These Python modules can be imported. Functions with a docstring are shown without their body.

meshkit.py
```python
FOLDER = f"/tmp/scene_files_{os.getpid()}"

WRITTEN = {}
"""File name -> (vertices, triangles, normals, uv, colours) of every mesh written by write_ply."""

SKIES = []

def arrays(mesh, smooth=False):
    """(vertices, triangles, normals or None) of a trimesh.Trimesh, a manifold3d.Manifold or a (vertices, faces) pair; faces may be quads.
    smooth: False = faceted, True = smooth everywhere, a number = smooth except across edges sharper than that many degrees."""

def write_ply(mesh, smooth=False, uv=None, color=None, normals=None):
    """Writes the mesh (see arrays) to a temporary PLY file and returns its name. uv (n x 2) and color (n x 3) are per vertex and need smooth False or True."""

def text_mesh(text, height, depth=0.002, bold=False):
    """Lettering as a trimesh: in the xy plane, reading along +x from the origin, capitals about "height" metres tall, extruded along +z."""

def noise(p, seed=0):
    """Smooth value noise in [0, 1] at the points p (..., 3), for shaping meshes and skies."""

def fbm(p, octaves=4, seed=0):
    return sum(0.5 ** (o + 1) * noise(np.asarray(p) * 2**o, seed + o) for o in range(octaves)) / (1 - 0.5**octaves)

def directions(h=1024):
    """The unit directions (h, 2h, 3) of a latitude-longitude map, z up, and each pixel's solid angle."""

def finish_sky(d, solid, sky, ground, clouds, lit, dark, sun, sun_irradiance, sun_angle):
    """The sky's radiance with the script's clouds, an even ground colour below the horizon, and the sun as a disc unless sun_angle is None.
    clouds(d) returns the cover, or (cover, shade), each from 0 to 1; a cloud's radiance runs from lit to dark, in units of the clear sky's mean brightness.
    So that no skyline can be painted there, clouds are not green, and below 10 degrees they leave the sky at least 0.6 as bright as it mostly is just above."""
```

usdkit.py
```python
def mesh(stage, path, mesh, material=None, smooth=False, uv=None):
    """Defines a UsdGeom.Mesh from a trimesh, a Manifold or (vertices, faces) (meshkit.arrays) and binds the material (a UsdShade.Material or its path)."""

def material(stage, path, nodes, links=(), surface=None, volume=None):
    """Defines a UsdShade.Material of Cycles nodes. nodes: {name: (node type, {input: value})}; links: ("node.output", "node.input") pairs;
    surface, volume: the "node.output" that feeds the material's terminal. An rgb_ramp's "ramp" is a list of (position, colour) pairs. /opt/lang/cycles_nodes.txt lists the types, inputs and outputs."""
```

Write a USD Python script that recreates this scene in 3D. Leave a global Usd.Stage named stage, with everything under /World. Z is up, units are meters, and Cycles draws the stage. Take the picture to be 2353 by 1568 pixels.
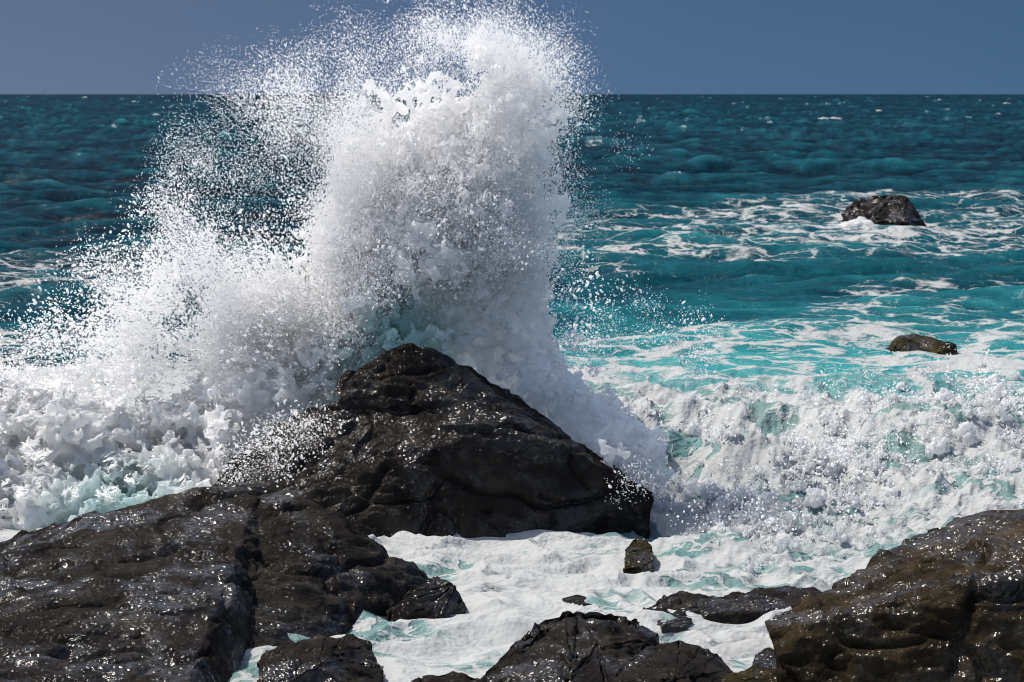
import math, random
import numpy as np, trimesh, manifold3d as m3, usdkit, meshkit
from scipy import ndimage as ndi
from PIL import Image, ImageDraw
from pxr import Usd, UsdGeom, UsdLux, UsdShade, Gf, Sdf, Vt

stage = Usd.Stage.CreateInMemory()
UsdGeom.SetStageUpAxis(stage, 'Z'); UsdGeom.SetStageMetersPerUnit(stage, 1.0)
UsdGeom.Xform.Define(stage, '/World'); UsdGeom.Scope.Define(stage, '/World/Looks')

# ------------------------------------------------------------------ camera, sky, sun
CAM_H, PITCH, FPX = 6.0, math.radians(4.97), 6536.0        # height, tilt down, focal length in units of 1/2353 picture width
cam = UsdGeom.Camera.Define(stage, '/World/camera')
cam.AddTranslateOp().Set(Gf.Vec3d(0, 0, CAM_H)); cam.AddRotateXOp().Set(90 - math.degrees(PITCH))
cam.CreateFocalLengthAttr(100.0); cam.CreateHorizontalApertureAttr(36.0)
cam.CreateFStopAttr(4.0); cam.CreateFocusDistanceAttr(38.5)
cam.CreateClippingRangeAttr(Gf.Vec2f(0.5, 200000)); cam.CreateExposureAttr(0.15)

SUN_AZ, SUN_EL = math.radians(-64), math.radians(59)       # bearing from +y towards +x; height
SUN = np.array([math.sin(SUN_AZ) * math.cos(SUN_EL), math.cos(SUN_AZ) * math.cos(SUN_EL), math.sin(SUN_EL)])
sun = UsdLux.DistantLight.Define(stage, '/World/sun')
sun.CreateIntensityAttr(1.25); sun.CreateAngleAttr(0.53); sun.CreateNormalizeAttr(True) if hasattr(sun, 'CreateNormalizeAttr') else None
sun.CreateColorAttr(Gf.Vec3f(1.0, 0.94, 0.85))
sun.AddTransformOp().Set(Gf.Matrix4d().SetRotate(Gf.Rotation(Gf.Vec3d(0, 0, 1), Gf.Vec3d(*SUN.tolist()))))

SKY_STRENGTH = 0.15
usdkit.material(stage, '/World/Looks/sky_look', {
    'sky': ('sky_texture', {'sky_type': 'single_scattering', 'sun_disc': False, 'sun_elevation': SUN_EL, 'aerosol_density': 2.5, 'sun_rotation': SUN_AZ}),
    'co': ('texture_coordinate', {}), 'sep': ('separate_xyz', {}),
    'n': ('noise_texture', {'scale': 1.6, 'detail': 2.0, 'roughness': 0.45}), 'side': ('math', {'math_type': 'multiply_add', 'value2': 2.0, 'value3': 0.15}), 'sideb': ('math', {'math_type': 'multiply_add', 'value2': 0.7}),
    'n2': ('noise_texture', {'scale': 7.0, 'detail': 4.0, 'roughness': 0.6}),
    'warp': ('mapping', {'scale': (1.0, 1.0, 2.2), 'location': (0.35, 0.1, 0.0)}),
    'tone': ('rgb_ramp', {'ramp': [(0.0, (0.86, 1.12, 1.74)), (0.5, (0.47, 0.88, 1.58)), (1.0, (0.29, 0.73, 1.38))]}),
    'up': ('rgb_ramp', {'ramp': [(0.0, (1.06, 1.06, 1.04)), (0.035, (0.93, 0.94, 0.97)), (0.10, (0.78, 0.82, 0.92)), (1.0, (0.75, 0.8, 0.92))]}),
    'tint': ('mix', {'mix_type': 'multiply', 'fac': 1.0}),
    'wob': ('math', {'math_type': 'multiply_add', 'value2': 0.25, 'value3': -0.12}),
    'el': ('math', {'math_type': 'add'}),
    'cover': ('map_range', {'range_type': 'smoothstep', 'from_min': 0.14, 'from_max': 0.42, 'to_min': 1.0, 'to_max': 0.0, 'clamp': True}),
    'mix': ('mix', {'mix_type': 'mix'}), 'bg': ('background_shader', {'strength': SKY_STRENGTH})},
    [('co.generated', 'sep.vector'), ('co.generated', 'warp.vector'), ('warp.vector', 'n.vector'), ('co.generated', 'n2.vector'),
     ('sep.x', 'side.value1'), ('n.fac', 'sideb.value1'), ('side.value', 'sideb.value3'), ('sideb.value', 'tone.fac'), ('sep.z', 'up.fac'), ('tone.color', 'tint.color1'), ('up.color', 'tint.color2'),
     ('n2.fac', 'wob.value1'), ('wob.value', 'el.value1'), ('sep.z', 'el.value2'), ('el.value', 'cover.value'),
     ('cover.result', 'mix.fac'), ('sky.color', 'mix.color1'), ('tint.color', 'mix.color2'), ('mix.color', 'bg.color')], surface='bg.background')
dome = UsdLux.DomeLight.Define(stage, '/World/sky')
dome.CreateIntensityAttr(1.0)
UsdShade.MaterialBindingAPI.Apply(dome.GetPrim()).Bind(UsdShade.Material.Get(stage, '/World/Looks/sky_look'))
dome.GetPrim().SetCustomDataByKey('kind', 'structure')

# ------------------------------------------------------------------ helpers
CP, SP = math.cos(PITCH), math.sin(PITCH)
def ray(px, py):
    a, b = (np.asarray(px, float) - 1176.5) / FPX, (784.0 - np.asarray(py, float)) / FPX
    return a, CP + b * SP, b * CP - SP
def P(px, py, Y):                                   # the point at distance Y seen at (px, py)
    x, y, z = ray(px, py); k = Y / y
    return np.stack(np.broadcast_arrays(x * k, y * k, CAM_H + z * k), -1)
def G(px, py, z=0.0):                               # the point of the water level seen at (px, py)
    x, y, dz = ray(px, py); k = (z - CAM_H) / dz
    return np.stack(np.broadcast_arrays(x * k, y * k, z), -1)
def chart(x, y, z):                                 # bearing and dip of a point, in the same units
    dz = z - CAM_H
    depth = y * CP - dz * SP; up = y * SP + dz * CP
    return 1176.5 + FPX * x / depth, 784.0 - FPX * up / depth
def sstep(a, b, x):
    t = np.clip((x - a) / (b - a), 0, 1); return t * t * (3 - 2 * t)

COUNT = {}
def path(name, parent=None):
    base = (str(parent.GetPath()) if parent else '/World') + '/' + name
    k = COUNT.get(base, 0); COUNT[base] = k + 1
    return base if k == 0 else f'{base}_{k:03d}'
def tag(prim, label=None, cat=None, group=None, kind=None):
    for k, v in (('label', label), ('category', cat), ('group', group), ('kind', kind)):
        if v: prim.SetCustomDataByKey(k, v)
    return prim
def put(name, mesh, mat, parent=None, smooth=True, vals=None):
    m = usdkit.mesh(stage, path(name, parent), mesh, LOOK[mat], smooth=smooth)
    for k, v in (vals or {}).items():
        UsdGeom.PrimvarsAPI(m).CreatePrimvar(k, Sdf.ValueTypeNames.FloatArray, 'vertex').Set(Vt.FloatArray.FromNumpy(np.asarray(v, np.float32)))
    return m.GetPrim()
def thing(name, label, cat, group=None, kind=None):
    return tag(UsdGeom.Xform.Define(stage, path(name)).GetPrim(), label, cat, group, kind)

def gnoise(shape, corr, seed, periodic=True):       # smooth random field, unit variance; corr = correlation length in cells per axis
    r = np.random.default_rng(seed).standard_normal(shape).astype(np.float32)
    f = ndi.gaussian_filter(r, corr, mode='wrap', truncate=3.0)
    return (f - f.mean()) / (f.std() + 1e-9)

def surface_nets(f, origin, h):
    """The zero surface of the grid f (positive inside), smooth vertices, quads split into triangles."""
    n = np.array(f.shape); ins = f > 0
    vid = -np.ones(n - 1, np.int64)
    cnt = np.zeros(n - 1, np.int8)
    for a, b, c in np.ndindex(2, 2, 2):
        cnt += ins[a:n[0] - 1 + a, b:n[1] - 1 + b, c:n[2] - 1 + c]
    cells = np.argwhere((cnt > 0) & (cnt < 8))
    vid[tuple(cells.T)] = np.arange(len(cells))
    acc, wt = np.zeros((len(cells), 3)), np.zeros(len(cells))
    for ax in range(3):
        for o in np.ndindex(2, 2):
            s = [0, 0, 0]; oth = [k for k in range(3) if k != ax]; s[oth[0]], s[oth[1]] = o
            e = list(s); e[ax] = 1
            fa = f[tuple((cells + s).T)]; fb = f[tuple((cells + e).T)]
            x = (fa > 0) != (fb > 0)
            t = np.where(x, fa / np.where(x, fa - fb, 1), 0)
            p = np.array(s, float)[None] + 0 * acc; p[:, ax] = t
            acc += np.where(x[:, None], p, 0); wt += x
    v = (cells + acc / wt[:, None] + 0.0) * h + origin
    quads = []
    for ax in range(3):
        o1, o2 = (ax + 1) % 3, (ax + 2) % 3
        sl0 = [slice(1, n[k] - 1) for k in range(3)]; sl0[ax] = slice(0, n[ax] - 1)
        sl1 = list(sl0); sl1[ax] = slice(1, n[ax])
        a, b = ins[tuple(sl0)], ins[tuple(sl1)]
        e = np.argwhere(a != b); fl = a[tuple(e.T)]
        e[:, o1] += 1; e[:, o2] += 1
        def at(d1, d2):
            q = e.copy(); q[:, o1] += d1; q[:, o2] += d2
            return vid[tuple(q.T)]
        q = np.stack([at(-1, -1), at(0, -1), at(0, 0), at(-1, 0)], 1)
        q[~fl] = q[~fl][:, ::-1]
        quads.append(q)
    q = np.vstack(quads)
    return v, np.vstack([q[:, [0, 1, 2]], q[:, [0, 2, 3]]])

# ------------------------------------------------------------------ materials
LOOK = {}
def look(name, *a, **k): LOOK[name] = usdkit.material(stage, '/World/Looks/' + name, *a, **k)

look('sea_water', {
    'geo': ('geometry', {}), 'fa': ('attribute', {'attribute': 'foam'}), 'aa': ('attribute', {'attribute': 'aqua'}),
    # foam: a net of strands along the borders of drifting cells, closing up where the water is churned
    'wn': ('noise_texture', {'scale': 0.9, 'detail': 4.0, 'roughness': 0.6}), 'wc': ('vector_math', {'math_type': 'subtract', 'vector2': (0.5, 0.5, 0.5)}),
    'ws': ('vector_math', {'math_type': 'scale', 'scale': 2.4}), 'wp': ('vector_math', {'math_type': 'add'}),
    'flat': ('mapping', {'scale': (0.42, 0.55, 0.0)}), 'flat2': ('mapping', {'scale': (1.25, 1.5, 0.0)}),
    'v1': ('voronoi_texture', {'scale': 1.0, 'feature': 'distance_to_edge'}), 'v2': ('voronoi_texture', {'scale': 1.0, 'feature': 'distance_to_edge'}),
    'v2s': ('math', {'math_type': 'multiply_add', 'value2': 1.3, 'value3': 0.035}), 'vm': ('math', {'math_type': 'smoothmin', 'value3': 0.05}),
    'n': ('noise_texture', {'scale': 1.3, 'detail': 7.0, 'roughness': 0.68, 'distortion': 0.4}),
    'nn': ('math', {'math_type': 'multiply_add', 'value2': 1.1, 'value3': -0.55}), 'gate': ('map_range', {'from_min': 0.0, 'from_max': 0.12, 'to_min': -0.6, 'to_max': 0.0, 'clamp': True}),
    'dense': ('map_range', {'from_min': 0.66, 'from_max': 1.0, 'to_min': 0.0, 'to_max': 0.75, 'clamp': True}),
    'f1': ('math', {'math_type': 'add'}), 'f2': ('math', {'math_type': 'add'}), 'f3': ('math', {'math_type': 'add'}), 'f4': ('math', {'math_type': 'multiply_add', 'value2': -6.0}),
    'm': ('map_range', {'range_type': 'smoothstep', 'from_min': -0.20, 'from_max': 0.30, 'to_min': 0.0, 'to_max': 1.0, 'clamp': True}),
    'nf': ('noise_texture', {'scale': 11.0, 'detail': 4.0, 'roughness': 0.6}),
    'mt': ('mapping', {'scale': (0.30, 0.34, 1.0)}), 'mot': ('noise_texture', {'scale': 1.0, 'detail': 7.0, 'roughness': 0.72, 'distortion': 0.5}),
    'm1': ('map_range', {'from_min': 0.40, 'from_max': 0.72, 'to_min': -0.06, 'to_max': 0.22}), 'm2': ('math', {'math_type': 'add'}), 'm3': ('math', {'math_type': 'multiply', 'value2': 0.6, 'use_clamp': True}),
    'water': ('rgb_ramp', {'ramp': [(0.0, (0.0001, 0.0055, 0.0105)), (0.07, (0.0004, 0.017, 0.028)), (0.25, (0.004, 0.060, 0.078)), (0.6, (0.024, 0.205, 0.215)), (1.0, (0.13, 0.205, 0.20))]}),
    'white': ('mix', {'color1': (0.27, 0.30, 0.31), 'color2': (0.385, 0.38, 0.37)}), 'col': ('mix', {}),
    'rough': ('map_range', {'from_min': 0.0, 'from_max': 1.0, 'to_min': 0.12, 'to_max': 0.55}),
    'w0': ('noise_texture', {'scale': 0.30, 'detail': 6.0, 'roughness': 0.65, 'distortion': 0.3}), 'b0': ('bump', {'strength': 0.8, 'distance': 0.6}),
    'w1': ('noise_texture', {'scale': 1.3, 'detail': 6.0, 'roughness': 0.65, 'distortion': 0.4}), 'b1': ('bump', {'strength': 0.8, 'distance': 0.16}), 'bs': ('map_range', {'from_min': 0.0, 'from_max': 1.0, 'to_min': 0.8, 'to_max': 0.22}),
    'b2': ('bump', {'strength': 0.3, 'distance': 0.02}), 'b3': ('bump', {'strength': 0.6, 'distance': 0.03}),
    'fr': ('fresnel', {'IOR': 1.333}), 'fs': ('math', {'math_type': 'multiply', 'value2': 0.11}), 'inv': ('math', {'math_type': 'multiply_add', 'value2': -0.85, 'value3': 1.0}), 'ff': ('math', {'math_type': 'multiply'}),
    'g': ('glossy_bsdf', {'color': (1, 1, 1)}), 'd': ('diffuse_bsdf', {}), 'p': ('mix_closure', {})},
    [('geo.position', x + '.vector') for x in ('wn', 'n', 'nf', 'mt', 'w0', 'w1')] +
    [('wn.color', 'wc.vector1'), ('wc.vector', 'ws.vector1'), ('ws.vector', 'wp.vector1'), ('geo.position', 'wp.vector2'), ('wp.vector', 'flat.vector'), ('wp.vector', 'flat2.vector'),
     ('flat.vector', 'v1.vector'), ('flat2.vector', 'v2.vector'), ('v2.distance', 'v2s.value1'), ('v1.distance', 'vm.value1'), ('v2s.value', 'vm.value2'),
     ('n.fac', 'nn.value1'), ('fa.fac', 'gate.value'), ('fa.fac', 'dense.value'), ('fa.fac', 'f1.value1'), ('nn.value', 'f1.value2'), ('f1.value', 'f2.value1'), ('gate.result', 'f2.value2'),
     ('f2.value', 'f3.value1'), ('dense.result', 'f3.value2'), ('vm.value', 'f4.value1'), ('f3.value', 'f4.value3'), ('f4.value', 'm.value'),
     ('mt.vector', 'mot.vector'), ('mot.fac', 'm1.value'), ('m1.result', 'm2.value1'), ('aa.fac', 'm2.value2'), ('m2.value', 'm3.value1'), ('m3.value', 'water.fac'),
     ('nf.fac', 'white.fac'), ('m.result', 'col.fac'), ('water.color', 'col.color1'), ('white.color', 'col.color2'), ('m.result', 'rough.value'),
     ('w0.fac', 'b0.height'), ('b0.normal', 'b1.normal'), ('w1.fac', 'b1.height'), ('m.result', 'bs.value'), ('bs.result', 'b1.strength'), ('nf.fac', 'b2.height'), ('b1.normal', 'b2.normal'), ('m.result', 'b3.height'), ('b2.normal', 'b3.normal'),
     ('fr.fac', 'fs.value1'), ('m.result', 'inv.value1'), ('fs.value', 'ff.value1'), ('inv.value', 'ff.value2'), ('ff.value', 'p.fac'),
     ('col.color', 'd.color'), ('rough.result', 'g.roughness'), ('b3.normal', 'd.normal'), ('b3.normal', 'g.normal'), ('d.BSDF', 'p.closure1'), ('g.BSDF', 'p.closure2')], surface='p.closure')

def spray_look(name, c, aqua, trans, clear, spec=0.5):
    look(name, {
        'at': ('attribute', {'attribute': 'aqua'}), 'geo': ('geometry', {}),
        'n': ('noise_texture', {'scale': 22.0, 'detail': 4.0, 'roughness': 0.6}), 'b': ('bump', {'strength': 0.6, 'distance': 0.02}),
        'col': ('mix', {'color1': c, 'color2': aqua}),
        'p': ('principled_bsdf', {'roughness': 0.28, 'ior': 1.33, 'specular_ior_level': spec}), 't': ('translucent_bsdf', {}),
        'x': ('mix_closure', {'fac': trans}), 'clear': ('transparent_bsdf', {}), 'y': ('mix_closure', {'fac': clear})},
        [('geo.position', 'n.vector'), ('n.fac', 'b.height'), ('at.fac', 'col.fac'), ('col.color', 'p.base_color'), ('col.color', 't.color'),
         ('b.normal', 'p.normal'), ('p.BSDF', 'x.closure1'), ('t.BSDF', 'x.closure2'), ('x.closure', 'y.closure1'), ('clear.BSDF', 'y.closure2')], surface='y.closure' if clear else 'x.closure')
spray_look('white_spray', (0.985, 0.985, 0.98), (0.56, 0.86, 0.83), 0.75, 0.25)
spray_look('surf_foam', (0.80, 0.81, 0.815), (0.42, 0.72, 0.70), 0.65, 0.0)
spray_look('droplet_water', (0.99, 0.99, 0.99), (0.93, 0.93, 0.95), 0.75, 0.0)

def rock_look(name, c0, c1, c2, rough=0.5, coat=1.0, scale=1.0):
    look(name, {
        'geo': ('geometry', {}),
        'n': ('noise_texture', {'scale': 1.7 * scale, 'detail': 7.0, 'roughness': 0.6}),
        'n2': ('noise_texture', {'scale': 0.9 * scale, 'detail': 6.0, 'roughness': 0.7, 'distortion': 0.8}),
        'ramp': ('rgb_ramp', {'ramp': [(0.30, c0), (0.55, c1), (0.75, c2)]}),
        'wet': ('map_range', {'range_type': 'smoothstep', 'from_min': 0.455, 'from_max': 0.60, 'to_min': 0.07, 'to_max': coat, 'clamp': True}),
        'f1': ('noise_texture', {'scale': 7.0, 'detail': 1.5, 'roughness': 0.6, 'distortion': 0.6}),
        'f2': ('noise_texture', {'scale': 20.0, 'detail': 0.0, 'roughness': 0.5}),
        'v': ('voronoi_texture', {'scale': 8.0, 'detail': 1.0}),
        'b1': ('bump', {'strength': 1.0, 'distance': 0.05}), 'b2': ('bump', {'strength': 1.0, 'distance': 0.030}),
        'b3': ('bump', {'strength': 0.4, 'distance': 0.03}), 'bb': ('bump', {'strength': 0.8, 'distance': 0.05}),
        'p': ('principled_bsdf', {'roughness': rough, 'coat_roughness': 0.21, 'coat_ior': 1.38, 'specular_ior_level': 0.0})},
        [('geo.position', 'n.vector'), ('geo.position', 'n2.vector'), ('geo.position', 'f1.vector'), ('geo.position', 'f2.vector'), ('geo.position', 'v.vector'),
         ('n.fac', 'ramp.fac'), ('n2.fac', 'wet.value'), ('wet.result', 'p.coat_weight'), ('f1.fac', 'b1.height'), ('v.distance', 'b3.height'), ('f1.fac', 'bb.height'), ('bb.normal', 'p.normal'),
         ('b3.normal', 'b1.normal'), ('f2.fac', 'b2.height'), ('b1.normal', 'b2.normal'), ('ramp.color', 'p.base_color'),
         ('b2.normal', 'p.coat_normal')], surface='p.BSDF')
rock_look('black_basalt', (0.006, 0.0054, 0.0052), (0.017, 0.0145, 0.0125), (0.038, 0.031, 0.023))
rock_look('brown_rock', (0.008, 0.006, 0.004), (0.024, 0.0175, 0.0100), (0.056, 0.042, 0.023), rough=0.55)
rock_look('olive_rock', (0.008, 0.007, 0.004), (0.022, 0.018, 0.008), (0.045, 0.036, 0.016))

# ------------------------------------------------------------------ sea
def ocean(N, L, wind, spread_dir, seed, lo=0.0, hi=1e9):
    k1 = 2 * np.pi * np.fft.fftfreq(N, L / N); kx, ky = np.meshgrid(k1, k1, indexing='ij')
    k = np.hypot(kx, ky); k[0, 0] = 1e-6
    c = (kx * math.cos(spread_dir) + ky * math.sin(spread_dir)) / k
    Lw = wind ** 2 / 9.81
    S = np.exp(-1 / (k * Lw) ** 2) / k ** 4 * (0.05 + c ** 4) * ((2 * np.pi / k > lo) & (2 * np.pi / k < hi))
    S[0, 0] = 0
    r = np.random.default_rng(seed)
    H = np.sqrt(S) * (r.standard_normal((N, N)) + 1j * r.standard_normal((N, N)))
    h = np.fft.ifft2(H).real; s = h.std()
    dx = np.fft.ifft2(-1j * kx / k * H).real; dy = np.fft.ifft2(-1j * ky / k * H).real
    return h / s, dx / s, dy / s
T1 = ocean(512, 211.0, 5.6, -1.75, 5, lo=1.5); T2 = ocean(512, 37.0, 7.0, -1.2, 9, lo=0.3, hi=9.0); T3 = ocean(512, 13.0, 5.0, -2.1, 13, lo=0.15, hi=2.6)
def tile(a, L, x, y):
    n = a.shape[0]
    return ndi.map_coordinates(a, [x / L * n, y / L * n], order=1, mode='grid-wrap')

def poly_map(items, blur, res=4):                   # filled outlines on the bearing/dip chart, softened
    w, h = 3000 // res, 2200 // res
    im = Image.new('F', (w, h), 0.0); d = ImageDraw.Draw(im)
    for pts, val in items:
        d.polygon([((x + 300) / res, (y + 300) / res) for x, y in pts], fill=float(val))
    return ndi.gaussian_filter(np.asarray(im, np.float32), blur / res)
def look_up(a, px, py, res=4):
    return ndi.map_coordinates(a, [(np.asarray(py) + 300) / res, (np.asarray(px) + 300) / res], order=1, mode='nearest')

FOAM = poly_map([
    ([(-300, 590), (300, 590), (640, 640), (640, 720), (-300, 700)], 0.20),
    ([(-300, 780), (620, 780), (620, 830), (-300, 850)], 0.30),
    ([(-300, 850), (1300, 850), (1300, 1320), (-300, 1320)], 0.95),
    ([(1250, 510), (1600, 490), (1950, 455), (2653, 450), (2653, 560), (2350, 615), (1750, 600), (1400, 625), (1250, 600)], 0.28),
    ([(1880, 700), (1960, 668), (2140, 660), (2653, 640), (2653, 745), (2000, 745), (1860, 730)], 0.32),
    ([(1250, 765), (1550, 755), (1800, 745), (2653, 735), (2653, 900), (1250, 880)], 0.48),
    ([(1250, 880), (2653, 860), (2653, 945), (1250, 930)], 0.66),
    ([(1250, 925), (2653, 915), (2653, 1330), (1250, 1330)], 0.84),
    ([(420, 1200), (2653, 1200), (2653, 2000), (420, 2000)], 0.75),
    ([(1900, 530), (1930, 495), (2130, 505), (2180, 520), (2100, 540)], 0.85),
    ([(2000, 830), (2010, 800), (2060, 815), (2190, 810), (2260, 780), (2270, 800), (2200, 840), (2080, 845)], 0.80),
    ([(990, 1370), (1010, 1335), (1240, 1325), (1290, 1380), (1220, 1395), (1050, 1395)], 0.58),
    ([(1340, 1372), (1520, 1368), (1530, 1385), (1360, 1392)], 0.62),
    ([(840, 1490), (960, 1480), (1000, 1520), (880, 1540)], 0.76),
    ([(1560, 1420), (1790, 1440), (1740, 1500), (1600, 1480)], 0.78),
    ([(1560, 830), (1640, 805), (1800, 830), (1800, 872), (1620, 878), (1570, 860)], 0.30),
    ([(1830, 815), (1900, 795), (1990, 830), (1950, 850), (1870, 850)], 0.30),
], 16)
AQUA = poly_map([
    ([(-300, 560), (700, 600), (700, 860), (-300, 860)], 0.14),
    ([(1250, 470), (2653, 440), (2653, 640), (1250, 640)], 0.26),
    ([(1250, 640), (2653, 640), (2653, 745), (1250, 765)], 0.22),
    ([(1250, 750), (2653, 735), (2653, 880), (1250, 880)], 0.80),
    ([(1250, 870), (2653, 860), (2653, 1330), (1250, 1330)], 1.6),
    ([(420, 1200), (2653, 1200), (2653, 2000), (420, 2000)], 1.67),
], 40)
CHURN = poly_map([
    ([(1230, 900), (1500, 880), (2653, 870), (2653, 1290), (1500, 1290), (1400, 1240), (1230, 1000)], 1.0)], 45)

def sea_points(x, y):
    """Water surface over (x, y): points, foam, and aqua tint from aeration plus painted wave light and shade."""
    d = np.hypot(x, y); px, py = chart(x, y, 0.0)
    F, A, C = look_up(FOAM, px, py), look_up(AQUA, px, py), look_up(CHURN, px, py)
    far = 1 - sstep(2500, 9000, d)
    amp = (0.05 + 0.14 * sstep(45, 75, d) + 0.20 * sstep(90, 260, d)) * far
    a2 = (0.020 + 0.10 * sstep(45, 110, d) + 0.06 * sstep(150, 400, d)) * far
    h1, x1, y1 = (tile(t, 211.0, x, y) for t in T1)
    h2, x2, y2 = (tile(t, 37.0, x + 3.1, y + 7.7) for t in T2)
    a3 = (0.006 + 0.022 * sstep(45, 90, d) + 0.05 * sstep(150, 500, d)) * far; h3 = tile(T3[0], 13.0, x, y)
    near = 1 - sstep(250, 500, d)
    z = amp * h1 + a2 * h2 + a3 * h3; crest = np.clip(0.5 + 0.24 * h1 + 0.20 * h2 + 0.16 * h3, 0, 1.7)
    X = x + near * (amp * 0.75 * x1 + a2 * x2); Y = y + near * (amp * 0.75 * y1 + a2 * y2)
    foam, aqua = np.zeros_like(x), A + 0.19 * crest ** 2 * (d > 45) - 0.04  # crest term paints wave light and shade into the colour: lighter crests, deeper troughs
    n = d < 190
    p = np.stack([x[n], y[n], 0 * x[n]], -1)
    wx, wy = meshkit.fbm(p * 0.45, 3, 31) - .5, meshkit.fbm(p * 0.45 + 40, 3, 37) - .5
    q = p + np.stack([wx * 2.2, wy * 3.0, 0 * wx], -1)
    big = meshkit.fbm(p * 0.16, 3, 12)
    foam[n] = np.clip(F[n] + (big - 0.5) * 0.9 * sstep(0.03, 0.3, F[n]) * (1 - sstep(0.72, 0.9, F[n])), 0, 1)
    foam = np.maximum(foam, np.where(d > 60, 0.40 * sstep(1.40, 1.60, crest) * (meshkit.noise(np.stack([x * 0.11, y * 0.05, 0 * x], -1), 91) > 0.45), 0))
    # whitewater churn and the creamy pools between the boulders
    c = C[n]; s = p
    lump = meshkit.fbm(s * [0.75, 0.6, 1], 4, 51) - 0.5
    bil = 1 - np.abs(2 * meshkit.fbm(s * [2.6, 2.2, 1] + 5, 3, 55) - 1)
    bil2 = 1 - np.abs(2 * meshkit.fbm(s * [8.5, 7.5, 1] + 5, 2, 58) - 1)
    dz = c * (1.15 * lump + 0.26 * (bil - .6) + 0.06 * (bil2 - .6))
    xs, ys = x[n], y[n]
    dz += c * (0.40 * np.exp(-((ys - 43.0 - 0.8 * np.sin(0.55 * xs) - 0.9 * wx) / 0.8) ** 2) + 0.34 * np.exp(-((ys - 48.6 - 1.1 * np.sin(0.4 * xs + 1) - 1.2 * wx) / 1.1) ** 2))
    pool = sstep(1180, 1260, py[n]) * (1 - c) * (1 - 0.6 * sstep(1470, 1560, py[n]))
    l2 = meshkit.fbm(q * [0.9, 1.1, 1] + 77, 2, 61)
    roll = 1 - np.abs(2 * l2 - 1)
    b3 = meshkit.noise(q * [3.2, 3.8, 1] + 3, 66); b4 = meshkit.noise(q * [9, 11, 1] + 3, 67)
    dz += pool * (0.25 * (roll ** 2 - .5) + 0.13 * (b3 - .5) + 0.014 * (b4 - .5))
    hole = c * sstep(0.50, 0.30, meshkit.fbm(s * [1.1, 0.8, 1] + 21, 3, 71))
    foam[n] = np.maximum(foam[n] - 0.33 * hole - 0.16 * pool * sstep(0.48, 0.40, l2), 0)
    z[n] += dz
    return np.stack([X, Y, z], -1), foam, aqua

def build_sea():
    tx = np.concatenate([np.linspace(-1600, -60, 60, endpoint=False), np.arange(-60, 2413, 3.7), np.linspace(2413, 3960, 60)[1:]])
    near = np.arange(1900, 560, -2.9); mid = np.arange(560, 300, -1.6); far = np.arange(300, 219.5, -0.55); end = 215.57 + 3.6 * 0.8 ** np.arange(0, 5)
    py = np.concatenate([near, mid, far, end])
    g = G(np.full(len(py), 1176.5), py); y = g[:, 1]
    X = (tx[None] - 1176.5) / FPX * y[:, None] * 1.0; Y = np.repeat(y[:, None], len(tx), 1)
    V, foam, aqua = sea_points(X.ravel(), Y.ravel())
    a, b = X.shape
    i = np.arange(a * b).reshape(a, b)
    q = np.stack([i[:-1, :-1], i[:-1, 1:], i[1:, 1:], i[1:, :-1]], -1).reshape(-1, 4)
    f = np.vstack([q[:, [0, 1, 2]], q[:, [0, 2, 3]]])
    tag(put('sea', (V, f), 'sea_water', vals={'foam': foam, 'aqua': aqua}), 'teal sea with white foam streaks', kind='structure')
build_sea()

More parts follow.
